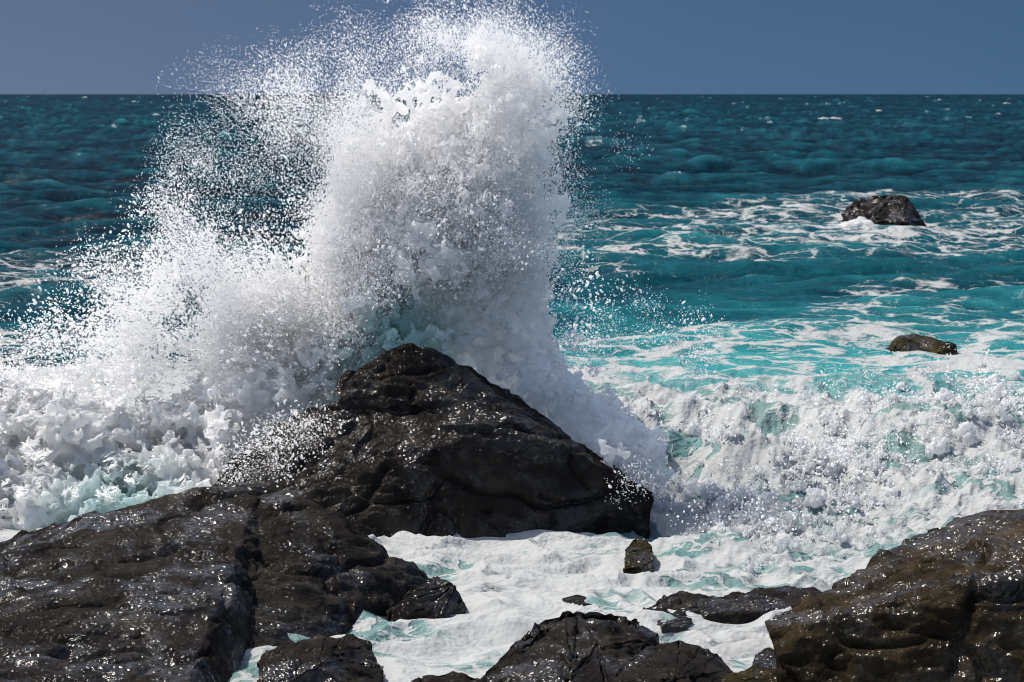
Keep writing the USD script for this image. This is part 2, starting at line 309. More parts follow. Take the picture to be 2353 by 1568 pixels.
# ------------------------------------------------------------------ boulders
def rock(name, label, hulls, mat, seed, edge=0.035, amp=1.0, iters=3, cat='boulder', group=None, cuts=(), stretch=(1, 1, 1), freq=1.0):
    body = m3.Manifold()
    for h in hulls:
        body = body + m3.Manifold.hull_points(np.array([P(*q) if len(q) == 3 else q[:3] for q in h], float).tolist())
    body = body.refine_to_length(edge)
    m = body.to_mesh(); t = trimesh.Trimesh(m.vert_properties[:, :3], m.tri_verts, process=True)
    trimesh.smoothing.filter_taubin(t, lamb=0.55, nu=0.53, iterations=iters)
    v, n = np.array(t.vertices), np.array(t.vertex_normals)
    s = v * stretch * freq
    nz = meshkit.fbm
    big = nz(s * 1.15, 3, seed) - .5
    ridge = 1 - np.abs(2 * nz(s * 1.9 + 7, 4, seed + 3) - 1)
    fine = nz(s * 6.5 + 3, 3, seed + 7) - .5
    pit = sstep(0.66, 0.82, meshkit.noise(s * [3.6, 7.0, 9.0] + 11, seed + 9))
    top = sstep(0.15, 0.6, n[:, 2] - 0.35 * n[:, 0])   # weathered tops are rougher than the sheer sides
    led = 1 - np.abs(2 * nz(s * [2.2, 4.6, 5.5] + 31, 3, seed + 13) - 1)
    bed = s @ np.array([0.35, 0.25, 0.9]) * 2.6 + 1.6 * nz(s * 0.8 + 3, 2, seed + 17)
    saw = (bed % 1.0) ** 2 - 0.33                    # tilted beds, each stepping back under the next
    line = lambda f, k: np.exp(-((nz(s * f + 5 * k, 3, seed + 40 + k) - .5) / 0.012) ** 2)
    crack = np.maximum(line(0.55, 1), line(0.8, 2) * (nz(s * 0.6, 2, seed + 50) > .5))
    d = amp * (0.14 * big + (0.02 + 0.03 * top) * saw - 0.085 * crack + 0.035 * (ridge - .6) + (0.012 + 0.085 * top) * (led - .62) + (0.022 + 0.02 * top) * fine - 0.035 * top * pit)
    for (a, b, w, dep) in cuts:                      # cracks along a line on the face
        A, B = P(*a), P(*b); ab = B - A
        u = np.clip(((v - A) @ ab) / (ab @ ab), 0, 1)
        wig = (nz(v * 2.5, 2, 5)[:, None] - .5) * 0.12
        dist = np.linalg.norm((v + wig - (A + u[:, None] * ab)), axis=1)
        d -= dep * np.exp(-(dist / w) ** 2)
    t.vertices = v + n * d[:, None]
    return tag(put(name, (np.array(t.vertices), np.array(t.faces)), mat), label, cat, group)

def low(px, Y, z=-0.7):                              # a foot below the water
    return (*(P(px, 1000, Y)[:2]), z, 0)

rock('boulder', 'largest pointed wet black boulder with the wave bursting behind it', [
    [(940, 792, 40.2), (912, 800, 40.1), (975, 802, 40.4), (880, 815, 40.3), (830, 838, 40.4), (770, 880, 40.2), (772, 912, 39.75), (900, 912, 39.35),
     (1010, 815, 40.6), (1100, 860, 40.8), (1165, 905, 40.9), (1180, 950, 39.7), (1040, 960, 39.3), (900, 1000, 39.6), (800, 980, 40.5), low(900, 41.6), low(1150, 41.7), (1000, 840, 41.6), (860, 860, 41.5)],
    [(770, 925, 39.9), (700, 945, 40.3), (640, 975, 40.2), (560, 1040, 40.0), (505, 1090, 39.8), (470, 1150, 39.6), (890, 940, 39.55), (1050, 900, 40.0), (1165, 905, 40.7), (1190, 945, 40.7),
     (1250, 1003, 40.4), (1330, 1052, 40.0), (1400, 1090, 39.7), (1480, 1126, 39.4), (1500, 1138, 39.4),
     (870, 1080, 38.55), (1060, 1010, 38.75), (1175, 962, 39.1), (1285, 1022, 38.95), (700, 1130, 38.6), (600, 1120, 39.1),
     (820, 1225, 38.15), (870, 1262, 38.1), (1000, 1260, 38.2), (1200, 1250, 38.5), (1300, 1228, 38.9), (1400, 1190, 39.3), (1480, 1150, 39.5),
     low(460, 39.6), low(850, 38.15), low(1200, 38.6), low(1480, 39.6), low(500, 41.6), low(1450, 41.3), (700, 1000, 41.3), (1150, 960, 41.6), (1300, 1060, 41.0)],
], 'black_basalt', 3, edge=0.036, cuts=[((1080, 1000, 38.9), (890, 1075, 38.6), .05, .10), ((890, 1075, 38.6), (800, 1215, 38.1), .05, .10), ((770, 915, 39.7), (930, 905, 39.3), .10, .12), ((1020, 1015, 38.9), (1090, 1030, 38.9), .08, .10), ((1180, 950, 39.4), (1330, 1060, 39.2), .05, .06)])

rock('boulder', 'broad wet black boulder sloping across the bottom left foreground', [
    [(-200, 1300, 32.5), (0, 1247, 33.2), (90, 1228, 33.6), (150, 1202, 33.9), (205, 1186, 34.0), (300, 1188, 34.0), (370, 1165, 34.2), (430, 1136, 34.2), (470, 1122, 34.2), (600, 1116, 34.2),
     (600, 1262, 32.2), (480, 1335, 31.2), (300, 1400, 30.0), (150, 1480, 28.8), (0, 1560, 27.6), (-200, 1650, 26.4), (420, 1480, 29.3), (530, 1600, 28.4), (420, 1600, 27.0), (200, 1680, 26.8),
     low(545, 28.3), low(400, 27.2), low(100, 26.2), low(-300, 26.0), low(-300, 34.5), low(400, 35.4), low(600, 35.2)],
    [(470, 1122, 34.2), (600, 1116, 34.2), (685, 1124, 33.9), (725, 1150, 33.6), (775, 1190, 33.2), (815, 1225, 33.0), (870, 1268, 32.8), (950, 1312, 32.9), (990, 1334, 32.9),
     (430, 1240, 32.9), (455, 1345, 31.2), (520, 1325, 31.4), (600, 1262, 32.2), (760, 1258, 32.4), (505, 1500, 29.8), (545, 1600, 28.9), (880, 1300, 32.5), (575, 1545, 30.0), (620, 1500, 30.7), (700, 1480, 31.3), (860, 1448, 31.9), (930, 1440, 32.1),
     low(960, 32.4), low(860, 31.9), low(700, 31.3), low(580, 30.0), low(520, 29.0), low(500, 34.8), low(750, 35.0), low(990, 33.8)],
    [(320, 1452, 29.2), (368, 1466, 28.9), (352, 1520, 28.3), (250, 1545, 27.9), (228, 1512, 28.2), (300, 1470, 29.3), (330, 1580, 28.4), (240, 1600, 28.2)],
    [(440, 1345, 31.0), (500, 1350, 30.9), (540, 1420, 30.8), (440, 1450, 30.3), (600, 1500, 30.1), (420, 1560, 29.4), (560, 1300, 31.8)],
], 'black_basalt', 17, edge=0.045, stretch=(0.75, 1, 1.3), cuts=[((470, 1150, 33.7), (340, 1240, 32.6), .05, .08), ((700, 1165, 33.4), (470, 1215, 32.9), .05, .09), ((420, 1445, 29.7), (215, 1560, 28.0), .08, .12), ((640, 1180, 33.2), (430, 1260, 32.3), .06, .07), ((470, 1345, 31.0), (560, 1300, 31.7), .10, .12), ((560, 1235, 32.4), (300, 1330, 31.2), .05, .06), ((250, 1215, 33.4), (90, 1300, 32.2), .06, .07), ((800, 1290, 32.1), (860, 1430, 31.6), .04, .06)])

rock('boulder', 'squared dark block against the right end of the broad left boulder', [
    [(896, 1392, 31.60), (950, 1360, 31.90), (1002, 1330, 32.30), (1045, 1350, 32.10), (1068, 1395, 32.00), (1070, 1432, 31.90), (1000, 1440, 31.50), (890, 1450, 31.20), (890, 1400, 32.30), (1000, 1345, 33.00), (1060, 1390, 32.80),
     low(885, 31.30), low(1075, 32.00), low(1070, 33.10), low(900, 33.10)]], 'black_basalt', 23, freq=2.0, edge=0.025, amp=.55, iters=8)
rock('boulder', 'small lumpy glossy boulder in the wash below the broad left boulder', [
    [(596, 1530, 28.30), (610, 1500, 28.50), (690, 1475, 29.00), (750, 1462, 29.20), (800, 1460, 29.30), (850, 1480, 29.20), (862, 1520, 28.70), (880, 1560, 28.30), (600, 1600, 27.70), (860, 1620, 27.70), (730, 1530, 27.90), low(600, 27.60), low(870, 27.80), low(860, 29.40), low(620, 29.20)],
], 'black_basalt', 29, freq=2.0, edge=0.022, amp=.75)
rock('boulder', 'low dark rock tip poking up at the bottom edge beside the glinting pyramid boulder', [
    [(940, 1568, 28.10), (970, 1556, 28.20), (1040, 1547, 28.30), (1085, 1553, 28.20), (1120, 1575, 28.00), (950, 1620, 27.50), (1110, 1630, 27.50), low(930, 27.40), low(1130, 27.50), low(1110, 28.70), low(950, 28.60)]], 'black_basalt', 31, freq=2.0, edge=0.022, amp=.5, cat='rock')
rock('boulder', 'pyramid shaped boulder with glinting ribbed left face at bottom centre', [
    [(1330, 1410, 29.40), (1300, 1415, 29.40), (1235, 1438, 29.30), (1225, 1455, 29.10), (1420, 1418, 29.70), (1460, 1432, 29.60), (1510, 1465, 29.30), (1180, 1500, 28.70), (1100, 1570, 27.90), (1080, 1640, 27.20), (1310, 1560, 27.50), (1370, 1490, 28.30), (1480, 1480, 28.80), (1400, 1640, 26.90), (1520, 1500, 29.00),
     low(1070, 27.10), low(1450, 26.80), low(1540, 29.50), low(1250, 30.20), low(1130, 28.80)]], 'black_basalt', 37, freq=2.0, edge=0.024, amp=.65, stretch=(1.5, 1, 1.2), iters=10,
    cuts=[((1345, 1420, 30.0), (1250, 1530, 28.8), .04, .05), ((1400, 1500, 29.0), (1530, 1490, 29.6), .03, .04)])
rock('boulder', 'rounded smooth dark boulder right of the pyramid shaped boulder', [
    [(1400, 1568, 27.40), (1450, 1515, 28.00), (1500, 1485, 28.40), (1560, 1480, 28.50), (1610, 1488, 28.50), (1650, 1510, 28.30), (1685, 1545, 28.00), (1700, 1590, 27.60), (1380, 1640, 26.70), (1680, 1680, 26.60), (1550, 1560, 27.20), low(1370, 26.50), low(1700, 26.60), low(1700, 28.80), low(1480, 29.00)]], 'black_basalt', 41, freq=2.0, edge=0.024, amp=.45, iters=20)
rock('boulder', 'long low dark rock half covered by foam in front of the right boulder', [
    [(1480, 1405, 32.00), (1520, 1375, 32.60), (1560, 1362, 32.90), (1640, 1372, 32.90), (1650, 1400, 32.30), (1560, 1420, 31.70), (1500, 1418, 31.70), low(1470, 31.60), low(1660, 31.80), low(1650, 33.50), low(1500, 33.30)],
    [(1600, 1385, 32.40), (1680, 1365, 32.90), (1800, 1352, 33.20), (1870, 1352, 33.20), (1900, 1368, 33.00), (1850, 1395, 32.20), (1720, 1412, 31.70), (1620, 1412, 31.80), low(1600, 31.60), low(1920, 32.20), low(1900, 33.80), low(1650, 33.60)],
    [(1510, 1425, 31.40), (1545, 1412, 31.60), (1590, 1420, 31.50), (1580, 1440, 31.10), (1525, 1440, 31.10), low(1500, 31.00), low(1600, 31.00)],
], 'black_basalt', 43, freq=2.0, edge=0.025, amp=.55, cat='rock')
rock('boulder', 'little smooth dark dome of rock barely above the foam', [
    [(1292, 1376, 32.90), (1325, 1366, 33.10), (1360, 1372, 33.00), (1385, 1385, 32.70), (1300, 1388, 32.60), (1370, 1390, 32.50), low(1285, 32.50, -.3), low(1395, 32.50, -.3), low(1370, 33.50, -.3), low(1300, 33.40, -.3)]], 'black_basalt', 47, edge=0.02, amp=.15, cat='rock')
rock('boulder', 'narrow upright dark rock standing in the foam right of the largest boulder', [
    [(1441, 1262, 36.10), (1460, 1237, 36.40), (1481, 1239, 36.40), (1498, 1255, 36.10), (1500, 1290, 35.70), (1470, 1305, 35.40), (1436, 1312, 35.30), (1440, 1270, 35.80), low(1430, 35.10), low(1505, 35.30), low(1500, 36.70), low(1440, 36.70)]], 'olive_rock', 53, freq=2.0, edge=0.02, amp=.35, iters=8, cat='rock')
rock('boulder', 'brown boulder with sunlit wet top filling the lower right corner', [
    [(1768, 1432, 27.6), (1800, 1412, 27.9), (1850, 1390, 28.3), (1900, 1364, 28.7), (1960, 1325, 29.2), (2010, 1290, 29.5), (2085, 1243, 29.9), (2140, 1222, 30.1), (2350, 1215, 30.2), (2600, 1200, 30.2),
     (1775, 1455, 27.3), (1850, 1442, 27.1), (1930, 1408, 27.2), (2050, 1390, 27.0), (2200, 1382, 26.8), (2250, 1366, 26.8), (2340, 1312, 27.0), (2600, 1250, 27.0),
     (1800, 1540, 27.0), (1850, 1580, 26.9), (1950, 1640, 26.6), (2300, 1680, 26.3), (2700, 1600, 26.2), low(1830, 27.0), low(2700, 26.2), low(2700, 31.0), low(2000, 30.2)],
    [(2180, 1212, 29.2), (2200, 1192, 29.5), (2262, 1182, 29.8), (2353, 1176, 29.8), (2600, 1160, 29.8), (2160, 1290, 28.4), (2230, 1240, 28.6), (2350, 1290, 27.4), (2600, 1240, 27.2), (2600, 1350, 27.2), (2200, 1340, 28.0), low(2200, 30.2), low(2600, 30.4)],
], 'brown_rock', 59, edge=0.034, amp=.85, cuts=[((2240, 1375, 26.8), (2180, 1568, 26.5), .05, .09), ((1860, 1460, 27.0), (2050, 1568, 26.6), .035, .05), ((2050, 1440, 26.9), (1960, 1568, 26.6), .03, .04)])
rock('boulder', 'small dark rock wedged under the left end of the brown corner boulder', [
    [(1728, 1530, 28.0), (1735, 1505, 28.3), (1765, 1490, 28.5), (1810, 1500, 28.4), (1830, 1560, 27.6), (1735, 1580, 27.4), low(1720, 27.3), low(1840, 27.3), low(1830, 28.8), low(1740, 28.8)]], 'black_basalt', 61, freq=2.0, edge=0.02, amp=.3, cat='rock')
rock('boulder', 'wet olive rock at the bottom edge between rounded boulder and brown boulder', [
    [(1655, 1565, 27.6), (1690, 1548, 27.9), (1745, 1530, 28.0), (1820, 1545, 27.7), (1840, 1600, 27.0), (1660, 1620, 26.9), low(1650, 26.8), low(1850, 26.8), low(1840, 28.2), low(1680, 28.2)]], 'olive_rock', 67, freq=2.0, edge=0.02, amp=.4, cat='rock')
rock('boulder', 'dark jagged rock standing far out in the teal sea at right', [
    [(1938, 490, 131), (1965, 468, 131.5), (1990, 460, 132), (2030, 462, 132), (2055, 452, 132), (2082, 453, 132), (2100, 475, 132), (2122, 512, 131), (1945, 515, 129.5), (2000, 512, 128.5), (2080, 514, 128.5), low(1930, 129, -1.2), low(2130, 129, -1.2), low(2120, 134, -1.2), low(1950, 134, -1.2)]], 'black_basalt', 71, freq=0.9, edge=0.075, amp=2.3, iters=4)
rock('boulder', 'low brown rock awash in turquoise surf at middle right', [
    [(2035, 812, 66.4), (2050, 790, 66.8), (2068, 776, 67), (2105, 775, 67), (2128, 786, 66.9), (2160, 792, 66.8), (2195, 795, 66.7), (2150, 815, 65.8), (2080, 822, 65.3), (2040, 822, 65.3), low(2020, 65), low(2200, 65.3), low(2200, 68), low(2040, 68)]], 'olive_rock', 73, edge=0.045, amp=1.0, iters=3, cat='rock')

# ------------------------------------------------------------------ bursting wave
CORE = poly_map([
    ([(520, 1110), (440, 1000), (420, 850), (560, 800), (700, 770), (760, 620), (825, 490), (865, 400), (862, 310), (860, 220), (910, 140), (980, 105), (1070, 100), (1150, 140),
      (1200, 250), (1250, 340), (1275, 420), (1235, 490), (1195, 560), (1235, 640), (1270, 730), (1290, 840), (1370, 890), (1420, 960), (1515, 985), (1525, 1050), (1480, 1110), (1400, 1150), (1200, 1100), (700, 1150)], 0.50),
    ([(400, 870), (480, 805), (620, 730), (730, 640), (760, 700), (700, 900), (420, 900)], 0.36),
    ([(700, 960), (740, 840), (800, 700), (860, 590), (910, 520), (930, 400), (970, 270), (1080, 240), (1170, 380), (1180, 560), (1210, 650), (1240, 760), (1270, 880), (1360, 960), (1440, 1080), (1200, 1100), (760, 1100)], 1.0),
    ([(-300, 880), (0, 885), (120, 905), (240, 930), (330, 935), (400, 910), (520, 880), (640, 850), (760, 850), (700, 960), (560, 1040), (480, 1160), (430, 1300), (-300, 1330)], 0.95),
], 26)
LIG = poly_map([
    ([(310, 785), (390, 745), (510, 695), (630, 615), (720, 490), (790, 310), (860, 180), (960, 100), (1100, 60), (1260, 150), (1280, 420), (1210, 560), (1290, 720), (1400, 920), (1530, 1000), (1500, 1110), (1300, 1050), (1180, 930), (1000, 800), (830, 830), (700, 960), (520, 1100), (300, 960), (-300, 900), (-300, 830), (250, 860), (330, 780), (260, 680)], 0.6),
    ([(470, 780), (640, 650), (760, 500), (860, 350), (960, 160), (1150, 130), (1240, 200), (1240, 460), (1180, 560), (1240, 760), (1000, 780), (700, 900), (500, 880), (380, 800)], 1.0),
    ([(-300, 850), (300, 880), (640, 850), (640, 950), (480, 1120), (-300, 1150)], 0.7),
], 22)
DROP = poly_map([
    ([(430, 270), (560, 180), (700, 90), (840, 20), (1000, -60), (1130, 30), (1180, 90), (1290, 110), (1335, 150), (1320, 230), (1310, 380), (1340, 430), (1310, 520), (1260, 620), (1300, 720), (1400, 880), (1300, 960), (300, 860), (-300, 830), (-300, 760), (120, 740), (180, 560), (330, 500), (420, 400)], 0.22),
    ([(560, 240), (700, 130), (860, 30), (960, 20), (1050, 60), (1090, 90), (1230, 120), (1310, 190), (1290, 420), (1240, 560), (1280, 720), (1100, 800), (700, 800), (330, 830), (215, 640), (450, 580), (610, 440)], 0.36),
    ([(770, 200), (830, 90), (910, 40), (1060, 60), (1190, 140), (1260, 420), (1200, 560), (1260, 720), (700, 760), (380, 800), (300, 790), (440, 745), (600, 650), (715, 490)], 1.0),
    ([(-300, 800), (420, 800), (420, 900), (-300, 900)], 0.6),
], 34)
VEIL = poly_map([
    ([(440, 270), (560, 180), (700, 90), (840, 10), (1000, -60), (1130, 20), (1200, 90), (1300, 150), (1320, 430), (1260, 620), (1290, 740), (700, 820), (260, 840), (180, 640), (330, 500), (400, 400)], 0.26),
    ([(770, 260), (850, 90), (930, 30), (1050, 40), (1240, 130), (1260, 460), (1210, 600), (1260, 740), (720, 800), (745, 660), (815, 420)], 1.0)], 52)
GREEN = poly_map([([(760, 880), (830, 740), (960, 690), (1030, 760), (1010, 820), (880, 830), (720, 950)], 1.0), ([(120, 1180), (180, 1100), (330, 1090), (420, 1150), (330, 1260), (60, 1260)], 1.0)], 45)

def mid_depth(px, py):
    """How far away the middle of the burst stands."""
    left = sstep(640, 420, px)
    right = sstep(1150, 1450, px) * sstep(850, 1000, py)
    return (42.2 - 0.35 * sstep(700, 100, py)) * (1 - left) * (1 - right) + left * (42.0 - 2.6 * sstep(830, 1260, py)) + (1 - left) * right * 41.2

def burst_mesh(h=0.038):
    x = np.arange(-8.6, 2.6, h); y = np.arange(38.6, 43.6, h); z = np.arange(-0.1, 6.75, h)
    n = (len(x), len(y), len(z)); fld = np.full(n, -1.0, np.float32)
    A = gnoise((128, 128, 128), (0.20 / h,) * 3, 1); B = gnoise((128, 128, 128), (0.065 / h,) * 3, 2); C = gnoise((128, 128, 128), (0.065 / h,) * 3, 3); D = gnoise((128, 128, 128), (0.042 / h,) * 3, 4)
    iy, iz = np.arange(n[1]) % 128, np.arange(n[2]) % 128
    for i in range(n[0]):
        Y, Z = np.meshgrid(y, z, indexing='ij'); X = np.full_like(Y, x[i])
        s = lambda a: a[i % 128][np.ix_(iy, iz)]
        px, py = chart(X, Y, Z)
        a, b, c, d = s(A), s(B), s(C), s(D)
        core = look_up(CORE, px + 12 * a, py + 12 * b) * (0.64 + 0.36 * sstep(380, 640, py)) * (1 - 0.22 * sstep(520, 420, px))
        wid = 0.55 + 0.5 * core
        u = (Y - mid_depth(px, py) - 0.18 * a) / wid
        e = core * np.exp(-u * u)
        solid = 2.1 * (e - 0.62) - 0.24 * a - 0.26 * b - 0.38 * d
        se = np.sqrt(np.clip(e - 0.05, 0, 1))
        lig = 0.60 * se - np.sqrt(b * b + c * c) * 0.85 - 0.16 * d
        film = np.minimum(0.30 * se - np.abs(b + 0.3 * d), 0.5 * (c - 0.9 + 1.2 * (e - .4)))
        f = np.maximum(np.maximum(solid, lig), film)
        fld[i] = np.where(e > 0.04, f, -1)
    for sl in (0, -1): fld[sl] = -1; fld[:, sl] = -1; fld[:, :, sl] = -1
    lab, k = ndi.label(fld > 0)
    size = np.bincount(lab.ravel()); small = size < 260; small[0] = False
    fld[small[lab]] = -1
    v, f = surface_nets(fld, np.array([x[0], y[0], z[0]]), h)
    px, py = chart(v[:, 0], v[:, 1], v[:, 2])
    return v, f, np.clip(look_up(GREEN, px, py), 0, 1) * (0.9 - 0.45 * sstep(520, 420, px))

splash = thing('wave_splash', 'tall burst of white spray thrown up behind the largest pointed boulder', 'splash')
bv, bf, bg = burst_mesh()
# the low breaker at the left is a wave of its own
cx = bv[bf].mean(1)[:, 0]
print('burst tris', len(bf))
def sub(v, f, keep, g):
    f = f[keep]; u, inv = np.unique(f, return_inverse=True)
    return v[u], inv.reshape(-1, 3), g[u]
breaker = thing('breaking_wave', 'low white breaker crashing in behind the broad left boulder', 'wave')
fpx, fpy = chart(*bv[bf].mean(1).T)
leftside = fpx < 470
v_, f_, g_ = sub(bv, bf, ~leftside, bg); put('water_sheet', (v_, f_), 'white_spray', splash, vals={'aqua': g_})
v_, f_, g_ = sub(bv, bf, leftside, bg); put('water_sheet', (v_, f_), 'surf_foam', breaker, vals={'aqua': g_})

# ragged blobs and droplets, as prototypes that are scattered
def blob(seed, R=0.24, h=0.0155, thick=0.50, body=0.0):
    k = int(2 * R / h) + 3; ax = (np.arange(k) - k / 2) * h
    X, Y, Z = np.meshgrid(ax, ax, ax, indexing='ij'); e = np.clip(1 - (X * X + Y * Y + Z * Z) / (R * R), 0, 1)
    B, C, D = (gnoise((k, k, k), (0.034 / h, 0.034 / h, 0.060 / h), seed + j) for j in range(3))
    f = np.maximum(thick * np.sqrt(e) - np.sqrt(B * B + C * C), body * (1.5 * e - 0.9 - 0.35 * D) - (1 - body))
    f = np.where(e > 0, f, -1); f[[0, -1]] = -1; f[:, [0, -1]] = -1; f[:, :, [0, -1]] = -1
    lab, n = ndi.label(f > 0); size = np.bincount(lab.ravel()); small = size < 6; small[0] = False; f[small[lab]] = -1
    return surface_nets(f, np.full(3, -k / 2 * h), h)
ICO = trimesh.creation.icosahedron()
def drops(seed, n, R, rmin, rmax, power=2.2):
    r = np.random.default_rng(seed); vs, fs = [], []
    for i in range(n):
        s = rmin * (rmax / rmin) ** (r.random() ** power)
        m = ICO.vertices * s * (1 + 0.10 * r.standard_normal((12, 1)))
        ax = r.standard_normal(3) * [0.35, 0.35, 1]; ax /= np.linalg.norm(ax)
        m = m + np.outer(m @ ax, ax) * r.uniform(0, 1.4)
        c = r.standard_normal(3); c *= R * r.random() ** 0.45 / np.linalg.norm(c)
        vs.append(m + c); fs.append(ICO.faces + 12 * i)
    return np.vstack(vs), np.vstack(fs)
def scatter(name, parent, protos, mat, pos, scale, seed, along=None):
    pi = UsdGeom.PointInstancer.Define(stage, path(name, parent))
    tgt = []
    for j, pm in enumerate(protos):
        q = usdkit.mesh(stage, f'{pi.GetPath()}/shapes/{name}_{j}', pm, LOOK[mat], smooth=True); tgt.append(q.GetPath())
    pi.CreatePrototypesRel().SetTargets(tgt)
    r = np.random.default_rng(seed); n = len(pos)
    pi.CreateProtoIndicesAttr(Vt.IntArray.FromNumpy(r.integers(0, len(protos), n).astype(np.int32)))
    pi.CreatePositionsAttr(Vt.Vec3fArray.FromNumpy(np.asarray(pos, np.float32)))
    q = r.standard_normal((n, 4))
    if along is not None:                            # turn the shape's long axis that way, with a random roll
        a = along + 0.35 * r.standard_normal((n, 3)); a /= np.linalg.norm(a, axis=1, keepdims=True)
        w, roll = 1 + a[:, 2], r.uniform(0, np.pi, n)
        c, s_ = np.cos(roll), np.sin(roll)
        q = np.stack([w * c, -a[:, 1] * c + a[:, 0] * s_, a[:, 0] * c + a[:, 1] * s_, w * s_], 1) + 1e-6
    q /= np.linalg.norm(q, axis=1, keepdims=True)
    pi.CreateOrientationsAttr(Vt.QuathArray([Gf.Quath(float(a), float(b), float(c), float(d)) for a, b, c, d in q]))
    pi.CreateScalesAttr(Vt.Vec3fArray.FromNumpy(np.repeat(np.asarray(scale, np.float32)[:, None], 3, 1)))
    return tag(pi.GetPrim(), kind='stuff')
def sample(m, n, seed, where=lambda x, y: True, res=4):
    r = np.random.default_rng(seed); w = m.ravel().astype(float) ; w = w / w.sum()
    k = r.choice(len(w), n * 2, p=w); py, px = np.divmod(k, m.shape[1])
    px, py = (px + r.random(len(px))) * res - 300, (py + r.random(len(py))) * res - 300
    ok = where(px, py) & (px > -200); return px[ok][:n], py[ok][:n], r
BLOBS = [blob(100 + 10 * j) for j in range(6)]; LUMPS = [blob(160 + 10 * j, thick=0.62, body=1.0) for j in range(5)]
FINE = [drops(200 + j, 80, 0.30, 0.004, 0.0095) for j in range(4)]
COARSE = [drops(220 + j, 30, 0.32, 0.006, 0.024, 2.4) for j in range(5)]
DUST = [drops(240 + j, 130, 0.42, 0.003, 0.0065, 1.5) for j in range(4)]
gap = gnoise(DROP.shape, 22, 77) ; gap2 = gnoise(DROP.shape, 7, 78)
clumpy = np.exp(0.75 * gap + 0.6 * gap2)
row, colm = np.mgrid[0:DROP.shape[0], 0:DROP.shape[1]] * 4 - 300
thin = 1 - 0.8 * sstep(560, 720, row) * sstep(820, 960, colm) * sstep(1320, 1270, colm)
DROP, VEIL = DROP * thin, VEIL * thin            # low down the water still hangs together in sheets and threads
LIG, DROP = LIG ** 1.3 * np.clip(clumpy, 0.2, 3), DROP ** 1.2 * np.clip(clumpy, 0.3, 2.5)
def outward(pos):                                    # the way the water flies: away from where the wave struck
    d = pos - np.array([-1.6, 41.5, 0.6]); return d / np.linalg.norm(d, axis=1, keepdims=True)
isleft = lambda x, y: (x < 470) & (y > 800)
notleft = lambda x, y: ~((x < 470) & (y > 800))
for parent, cond, nb, nf, nc, sd in ((splash, notleft, 1900, 2000, 1900, 1), (breaker, isleft, 900, 1100, 300, 2)):
    px, py, r = sample(LIG, nb, 10 + sd, cond); pos = P(px, py, mid_depth(px, py) + r.normal(0, 0.45, len(px)) - 0.25)
    scatter('ragged_water', parent, BLOBS, 'white_spray', pos, 0.3 + 0.7 * r.random(len(px)) ** 2, sd, along=outward(pos))
    px, py, r = sample(DROP, nf, 20 + sd, cond); pos = P(px, py, mid_depth(px, py) + r.normal(0, 0.7, len(px)))
    scatter('fine_spray', parent, FINE, 'droplet_water', pos, r.uniform(0.7, 1.4, len(px)), sd + 5, along=outward(pos))
    if parent is splash:
        px, py, r = sample(VEIL ** 1.3 * np.clip(clumpy, 0.3, 3), 2100, 40 + sd, cond); pos = P(px, py, mid_depth(px, py) + r.normal(0, 0.75, len(px)))
        scatter('mist_drops', parent, DUST, 'droplet_water', pos, r.uniform(0.7, 1.3, len(px)), sd + 13, along=outward(pos))
    lowmap = DROP * (0.07 + 0.93 * sstep(380, 680, np.arange(DROP.shape[0]) * 4 - 300))[:, None]
    px, py, r = sample(lowmap, nc, 30 + sd, cond); pos = P(px, py, mid_depth(px, py) + r.normal(0, 0.7, len(px)))
    scatter('droplets', parent, COARSE, 'droplet_water', pos, r.uniform(0.7, 1.3, len(px)), sd + 9, along=outward(pos))

# ------------------------------------------------------------------ churned surf to the right of the boulders
SURF = poly_map([
    ([(1380, 1050), (1520, 990), (1700, 930), (2000, 900), (2500, 900), (2500, 1200), (2100, 1210), (1900, 1270), (1560, 1270), (1500, 1200)], 0.35),
    ([(1500, 1130), (1650, 1020), (1900, 980), (2500, 980), (2500, 1180), (2100, 1180), (1900, 1240), (1600, 1240)], 1.0),
    ([(2080, 850), (2200, 815), (2350, 860), (2350, 900), (2100, 900)], 0.2)], 25)
def on_sea(px, py):
    g = G(px, py); v, f, a = sea_points(g[:, 0], g[:, 1]); return v
SURF *= np.clip(np.exp(0.9 * gnoise(SURF.shape, 14, 79)), 0, 4)
px, py, r = sample(SURF, 950, 71); pos = on_sea(px, py); sc = 0.35 + 0.75 * r.random(len(px)) ** 1.6; pos[:, 2] += 0.13 * sc * r.uniform(-0.9, 0.7, len(px))
surf = thing('surf', 'churning white surf between the largest boulder and the brown corner boulder', 'surf', kind='stuff')
scatter('ragged_water', surf, LUMPS[:1] + BLOBS, 'surf_foam', pos, sc, 71, along=np.array([0.1, 0, 1.0]))
px, py, r = sample(SURF, 220, 72); pos = on_sea(px, py); pos[:, 2] += np.abs(r.normal(0.1, 0.22, len(px)))
scatter('droplets', surf, COARSE, 'droplet_water', pos, r.uniform(0.6, 1.1, len(px)), 72)
# drops thrown over the left shoulder and the right toe of the largest boulder
SHOULDER = poly_map([([(520, 1100), (560, 1020), (640, 960), (720, 960), (700, 1040), (600, 1110)], 1.0)], 24)
px, py, r = sample(SHOULDER, 95, 73); pos = P(px, py, 38.6 + 1.2 * r.random(len(px)))
scatter('droplets', splash, COARSE + FINE, 'droplet_water', pos, r.uniform(0.5, 0.9, len(px)), 73)
TOE = poly_map([([(1400, 1120), (1440, 1060), (1520, 1060), (1500, 1140), (1430, 1150)], 1.0), ([(1300, 640), (1480, 640), (1640, 760), (1620, 850), (1400, 850), (1290, 760)], 0.8)], 16)
px, py, r = sample(TOE, 60, 74); pos = P(px, py, 38.9 + 1.0 * r.random(len(px)))
scatter('droplets', splash, FINE[:2] + COARSE[:1], 'droplet_water', pos, r.uniform(0.7, 1.1, len(px)), 74)

